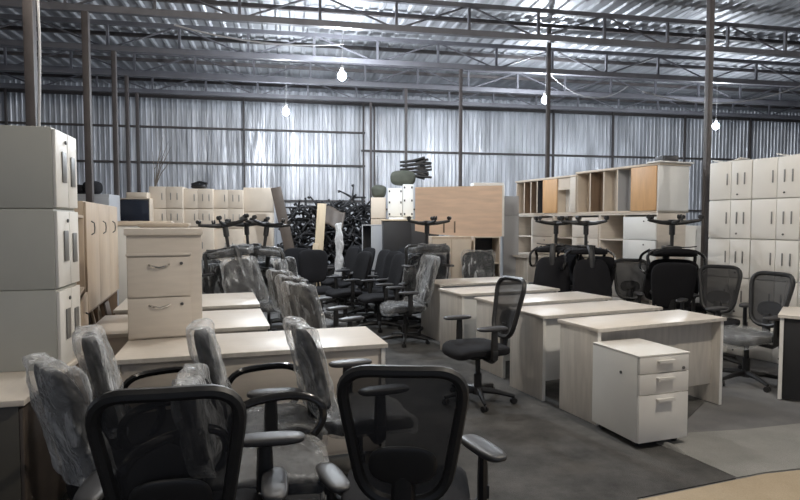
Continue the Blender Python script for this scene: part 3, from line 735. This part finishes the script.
def make_chair(kind, arms='T', film_back=False, film_seat=False, az=(.68, .68), label='chair', seed=1.0, lever=True, pad_yaw=0.0, top=None):
    t = thing('office_chair', label, 'chair')
    b = star(MB()).build('star_base', M['black_plastic'], t)
    for k in range(5): caster_mb(k*2*PI/5+.3).build('caster', M['black_plastic'], b)
    MB().lathe([(.035, .12), (.035, .24), (.022, .25), (.022, .385)], 12).build('gas_column', M['black_plastic'], t)
    m_ = MB().box(-.09, .09, -.13, .11, .38, .415, .008)
    m_.tube([(0, -.1, .395), (0, -.2, .40), (0, -.255, .47), (0, -.262, .56), (0, -.275, .66)], [.026, .03, .03, .034, .03], 8, flat=1.3)
    mech = m_.build('tilt_mechanism', M['black_plastic'], t)
    if lever: MB().tube([(.08, .03, .395), (.2, .03, .39), (.27, .035, .38)], .007, 6).build('lever', M['black_plastic'], mech)
    sf = lambda p: Vector((p.x, p.y, p.z - (.03*max(0, (p.y-.14)/.12)**2 if p.y > .14 else 0) + .012*(p.x/.25)**2))
    seat = MB().cushion((0, .025, .456), (.50, .49, .085), 4.5, 7, sf).build('seat', M['black_fabric'], t)
    if film_seat:
        MB().cushion((0, .03, .458), (.53, .53, .112), 5, 12, lambda p: sf(p)+crinkle(p, .014, 13, seed)).build('plastic_wrap', M['film_seat'], seat)['label'] = 'clear plastic film over the seat'
    if kind == 'mesh':
        lp = rr_loop(.445, .29, .545, 1.045, .125)
        fr = MB(); fr.tube([(x, by(x, z), z) for x, z in lp], .0215, 8, True, 1.0)
        bk = fr.build('back_frame', M['black_plastic'], t)
        li = rr_loop(.475, .35, .585, 1.045, .075, inset=.004)
        pm = MB(); bm = bmesh.new()
        # fan-free panel: rows across the back
        n = 14; rowsv = []
        zs = [.549+(1.041-.549)*i/n for i in range(n+1)]
        def halfw(z):
            base = (.29+(.445-.29)*(z-.545)/.50)/2-.006
            e = min(z-.545, 1.045-z)
            if e < .10: base -= .10*(1-math.sqrt(max(0, 1-((.10-e)/.10)**2)))*.78
            return base
        for z in zs:
            hw = halfw(z); rowsv.append([bm.verts.new((hw*(2*j/8-1), by(hw*(2*j/8-1), z)+.004, z)) for j in range(9)])
        for i in range(n):
            for j in range(8): bm.faces.new((rowsv[i][j], rowsv[i][j+1], rowsv[i+1][j+1], rowsv[i+1][j]))
        pm._join(bm); pm.build('back_mesh', M['mesh'], bk)
        MB().cushion((0, 0, .70), (.24, .028, .15), 2.6, 6, lambda p: Vector((p.x, p.y+by(p.x, p.z)-.022, p.z))).build('lumbar_pad', M['black_plastic'], bk)
    else:
        zt = top or (.99 if kind == 'pad' else 1.09)
        bk = MB().cushion((0, 0, (.55+zt)/2), (.46, .065, zt-.55), 4.0, 8, lambda p: Vector((p.x*(1+.10*(p.z-.75)/.25*(-1 if kind == 'pad' else 1)), p.y+by(p.x, p.z), p.z))).build('backrest', M['black_fabric'], t)
        if film_back:
            def bag(p):
                q = Vector((p.x*(1-.12*(p.z-.75)/.25*(1 if kind == 'pad' else -.6)), p.y+by(p.x, p.z)-.005, p.z))
                r_ = .5-abs(noise.noise(Vector((p.x*7+seed, p.y*9, p.z*3.2))))*1.6
                return q+crinkle(p, .014, 13, seed)+Vector((0, (1 if p.y > 0 else -1)*.022*r_, (.02*abs(p.x)/.25+.025*noise.noise(Vector((p.x*9, seed, 0)))) if p.z > zt-.03 else 0))
            MB().cushion((0, 0, (zt+.535)/2), (.495, .10, zt-.505), 7.0, 18, bag).build('plastic_wrap', M['plastic'], bk)['label'] = 'clear plastic bag over the backrest'
    for sgn, zz in zip((-1, 1), az):
        x = sgn*.305
        if arms == 'T':
            ar = MB().tube([(sgn*.15, .02, .405), (sgn*.27, .02, .405), (x, .02, .43), (x, .02, zz-.12), (x, .02, zz-.02)], [.018, .02, .022, .022, .019], 8, flat=1.5).build('armrest', M['black_plastic'], t)
            MB().cushion((0, 0, 0), (.098, .27, .038), 3.2, 6, Mx=Matrix.Translation((x, .04, zz)) @ Matrix.Rotation(pad_yaw, 4, 'Z')).build('arm_pad', M['pad'], ar)
            MB().box(x-.017, x+.017, -.004, .044, .445, .50, .004, Matrix.Translation((sgn*.008, 0, 0))).build('bracket', M['chrome'] if seed == 3.3 else M['black_plastic'], ar)
        elif arms == 'loop':
            pts = [(sgn*.22, -.12, .43), (x, -.17, .50), (x+sgn*.01, -.20, .60), (x+sgn*.01, -.14, .675), (x, .0, .70), (x, .14, .695), (x, .22, .65), (x, .235, .57), (x, .18, .49), (sgn*.22, .12, .43)]
            sm = []
            for i in range(len(pts)-1):
                p0, p1, p2, p3 = [Vector(pts[max(0, min(len(pts)-1, i+k))]) for k in (-1, 0, 1, 2)]
                for k in range(4):
                    u = k/4
                    sm.append(.5*((2*p1)+(p2-p0)*u+(2*p0-5*p1+4*p2-p3)*u*u+(3*p1-p0-3*p2+p3)*u**3))
            sm.append(Vector(pts[-1]))
            MB().tube(sm, .017, 8, flat=1.25).build('loop_armrest', M['gloss_black'], t)
    return t
def face(dx, dy): return math.atan2(dy, dx)-PI/2
protos = {}
def chair(key, loc, rz, label, flip=False, z=0.0, group=None, tilt=0.0, **kw):
    if key not in protos:
        spec = {'mesh': dict(kind='mesh'), 'black': dict(kind='task'), 'blackloop': dict(kind='task', arms='loop'), 'loop': dict(kind='pad', arms='loop', film_back=True, film_seat=False, seed=1.0),
                'loop2': dict(kind='pad', arms='loop', film_back=True, film_seat=True, seed=2.2), 'wrapT': dict(kind='pad', arms='T', film_back=True, film_seat=True, seed=4.1),
                'wrapC': dict(kind='pad', arms='T', film_back=True, film_seat=True, seed=3.3, az=(.70, .70), top=.86), 'blackfilm': dict(kind='task', arms='T', film_seat=True),
                'meshfilm': dict(kind='mesh', film_seat=True), 'mfilm': dict(kind='task', film_back=True, film_seat=True, seed=5.7)}.get(key, None)
        spec = dict(spec or {}); spec.update(kw)
        protos[key] = make_chair(label=label, **spec); t = protos[key]
        index_children()
    else:
        t = copy_tree(protos[key])
    t['label'] = label
    if group: t['group'] = group
    elif 'group' in t: del t['group']
    t.location = (loc.x, loc.y, z)
    t.rotation_euler = (PI+tilt, tilt*.7, rz) if flip else (0, 0, rz)
    return t
V = lambda x, y: Vector((x, y, 0))
GF, GL, GM, GR, GB = 'black mesh chairs in the foreground', 'plastic-wrapped chairs before the long desk', 'black chairs crowded in the middle', 'chairs by the lockers', 'chairs stacked upside down'
CZ = .008
chair('meshA', V(-.755, 2.0), R(12), 'black mesh chair seen from behind, cut by the bottom edge at lower left', group=GF, kind='mesh', az=(.62, .57), z=CZ)
chair('meshB', V(.025, 2.26), R(-3), 'black mesh chair seen from behind at the bottom centre, right of the other', group=GF, kind='mesh', az=(.50, .635), pad_yaw=R(28), z=CZ)
chair('loop', V(-1.22, 2.95), face(.9, .43), 'plastic-wrapped chair with glossy loop arms at the left end of the long desk', group=GL, z=CZ)
chair('loop2', V(-.70, 3.03), face(.95, .31), 'plastic-wrapped chair with two glossy loop arms, middle of the long desk front', group=GL, z=CZ)
chair('wrapT', V(-.23, 3.2), face(.93, .36), 'plastic-wrapped chair with straight armrest at the right end of the long desk', group=GL, z=CZ)
chair('wrapC', V(-.60, 2.50), face(.98, .18), 'chair with film-covered seat and chrome arm bracket between the two mesh chairs', group=GL, z=CZ)
chair('loop', V(-1.12, 2.44), face(.68, .73), 'plastic-wrapped chair beside the dark low cabinet at far lower left', group=GL, z=CZ)
# centre mesh chair
chair('mesh', V(.67, 4.92), face(-.93, -.37), 'black mesh chair with two armrests standing alone in the middle of the floor', z=CZ)
# right chairs
chair('meshfilm', D(750, 5.5), face(-.93, -.36), 'black mesh chair with film-covered seat in front of the white lockers', group=GR)
chair('mesh', D(715, 6.25), face(-.62, -.78), 'black mesh chair between the nearest desk and the lockers, behind the film-seat chair', group=GR)
chair('mesh', D(629, 7.35), face(-.45, -.9), 'black mesh chair standing between the two groups of upside-down chairs', group=GR)
chair('black', D(668, 6.9), face(.2, .98), 'black chair turned away, carrying an upside-down chair, left of the brown post', group=GR)
chair('blackloop', D(672, 6.95), face(-.2, -.98)+PI, 'upside-down black chair with its star base up, left of the brown post', flip=True, z=1.64, group=GB)
chair('black', D(688, 7.45), face(.6, .6), 'black chair tucked right behind the brown post', group=GR)
# stacks in front of the hutch
for i, (px, d, a, l1, l2) in enumerate(((556, 8.0, .5, 'black chair carrying the left upside-down chair by the far desks', 'upside-down black chair with star base up, left one before the pigeonhole shelves'),
                                        (586, 7.55, .9, 'black chair carrying the second upside-down chair before the pigeonhole shelves', 'upside-down black chair with star base up, right of the pair before the pigeonhole shelves'))):
    p = D(px, d)
    chair('blackfilm', p, face(-.8, -.6), l1, group=GR)
    chair('blackloop', p, face(-.8, -.6)+a, l2, flip=True, z=1.63, group=GB)
# chair with film seat in the middle
chair('mfilm', D(405, 7.35), face(-.96, -.28), 'black chair with film on seat and back, front of the crowded middle chairs', group=GM)
# crowd
crowd = [(300, 9.9, (.3, -.95), 'black chair at the far left of the crowded black chairs, half hidden by wrapped stacks'),
         (316, 9.3, (.3, -.95), 'wide-backed black chair facing the viewer at the left of the crowded black chairs'),
         (345, 8.9, (-.85, -.5), 'black chair turned left in the front row, right beside the wide-backed one'),
         (379, 8.3, (-.9, -.4), 'black chair in the front row, just left of the chair with film-covered seat'),
         (406, 8.7, (-.9, -.4), 'black chair right behind the chair with film-covered seat'),
         (366, 9.5, (-.9, -.4), 'black chair in the middle of the crowd, behind the front row'),
         (376, 8.95, (-.85, -.5), 'black chair in the second row, behind the one beside the film-covered seat'),
         (392, 9.5, (-.9, -.4), 'black chair in the crowd, in front of the black cabinet'),
         (352, 10.2, (-.85, -.5), 'black chair in the third row, below the wrapped white roll'),
         (337, 10.6, (-.85, -.5), 'black chair in the rear, below the grey bent seat shell'),
         (388, 10.1, (-.85, -.5), 'black chair in the rear row, nearest to the black cabinet'),
         (341, 11.15, (-.8, -.6), 'black chair farthest back, right of the leaning pine plank')]
for px, d, f, lab in crowd: chair('black', D(px, d), face(*f), lab, group=GM)
# wrapped trio behind the long desk
for px, d, lab in ((327, 5.35, 'plastic-wrapped chair behind the long desk, nearest of three in a row'), (316, 6.0, 'plastic-wrapped chair behind the long desk, middle of three in a row'), (303, 6.7, 'plastic-wrapped chair behind the long desk, farthest of three in a row')):
    chair('wrapT', D(px, d), face(.72, .69), lab, group='wrapped chairs behind the long desk')
# wrapped stacks
ws = [(224, 7.2, .2, 'left'), (268, 7.6, 1.0, 'right'), (246, 8.3, .6, 'middle rear'), (214, 8.4, .3, 'left rear')]
for px, d, a, nm in ws:
    p = D(px, d)
    chair('wrapT', p, face(.5, -.85), 'plastic-wrapped chair at the bottom of the %s stack behind the bare desks' % nm, group='wrapped chairs in stacks')
    if nm != 'left rear':
        chair('mfilm', p, face(.5, -.85)+a, 'upside-down wrapped chair with star base up on the %s stack behind the bare desks' % nm, flip=True, z=1.61, group=GB, tilt={'left': R(7), 'right': R(-6)}.get(nm, R(3)))
chair('wrapT', D(283, 8.5), face(.3, -.95), 'plastic-wrapped chair right of the wrapped stacks, beside the wide-backed black chair', group='wrapped chairs in stacks')
# wrapped chairs behind the far desk and the inverted one by the plywood
chair('mfilm', D(437, 8.62), face(.1, -.99), 'plastic-wrapped chair behind the farthest right desk, left one below the plywood', group='wrapped chairs behind the far desk')
chair('mfilm', D(480, 8.6), face(-.05, -.99), 'plastic-wrapped chair behind the farthest right desk, right one below the plywood', group='wrapped chairs behind the far desk')
chair('mfilm', D(427, 7.95), face(-.3, .95), 'upside-down chair with star base up in front of the plywood tabletop', flip=True, z=1.63, group=GB)
chair('mfilm', D(425, 8.02), face(-.3, -.95), 'wrapped chair carrying the upside-down chair in front of the plywood tabletop', group='wrapped chairs behind the far desk')

# ------------------------------------------------------------------ heap of chair bases
hb = star(MB())
for k in range(5): caster_mb(k*2*PI/5+.3, hb)
hb.tube([(0, 0, .1), (0, 0, .3)], .024, 8)
proto_b = tag(hb.build('chair_base', M['matte_black']), 'black chair base jumbled in the heap before the back wall', 'chair base', 'chair bases in the heap')
n = 0
for lay in list(range(13))+[20+i for i in range(13)]:
    cx = D(317, 12.9) if lay < 20 else D(352, 13.3)
    lay %= 20
    z = .02+lay*.145
    hw = 1.0-lay*.045; hd = .75-lay*.035
    for k in range(7 if lay < 9 else 6):
        o = proto_b if n == 0 else proto_b.copy()
        if n: COL.objects.link(o)
        n += 1
        x = -hw+2*hw*(k+.5)/(7 if lay < 9 else 6)+random.uniform(-.08, .08)
        y = random.uniform(-hd, hd*.2) if lay > 1 else random.uniform(-hd, hd)
        o.location = (cx.x+x, cx.y+y*.8, z+random.uniform(0, .05))
        o.rotation_euler = (random.uniform(-.9, .9), random.uniform(-.9, .9), random.uniform(0, 6))
o = proto_b.copy(); COL.objects.link(o); o.location = D(351, 12.4, 2.04); o.rotation_euler = (R(75), .2, .4); o['label'] = 'black chair base standing on edge on top of the heap'; del o['group']
board('plank', 'pale pine plank leaning upright against the heap of chair bases', D(315, 11.3, .02), R(4), R(-3), .17, 1.9, .04, M['pine'], 'plank', tilt=R(4))
board('plank', 'short pale plank stub at the foot of the leaning pine plank', D(309.5, 11.25, .02), R(4), R(-2), .1, 1.12, .04, M['pine'], 'plank', tilt=R(6))
o = tag(MB().grid(lambda u, v: Vector(((u-.5)*.42, .1*math.sin(u*3), (v-.5)*.42+.05*math.sin(u*5))), 10, 8).build('seat_shell', M['dark_wood']), 'grey bent seat shell lying on the front of the heap', 'seat shell')
o.location = D(334, 12.0, 1.66); o.rotation_euler = (R(-25), R(12), R(8))
md = o.modifiers.new('s', 'SOLIDIFY'); md.thickness = .015
o = tag(MB().cushion((0, 0, .78), (.15, .14, 1.5), 5, 14, lambda p: p+crinkle(p, .05, 6, 8.8)).build('wrapped_roll', M['white_wrap']), 'roll wrapped in white film standing at the front of the heap', 'roll'); o.location = D(339, 11.3)

# ------------------------------------------------------------------ world and colour
wd = bpy.data.worlds.new('world'); SC.world = wd; wd.use_nodes = True
bg = wd.node_tree.nodes['Background']; bg.inputs['Color'].default_value = (.70, .80, 1.0, 1); bg.inputs['Strength'].default_value = .22
SC.view_settings.view_transform = 'Standard'
SC.view_settings.look = 'None'
SC.view_settings.exposure = .5
SC.view_settings.gamma = 1.08
for o in list(COL.objects):
    if o.type == 'MESH' and o.parent is None and 'label' not in o and 'kind' not in o: print('UNTAGGED', o.name)
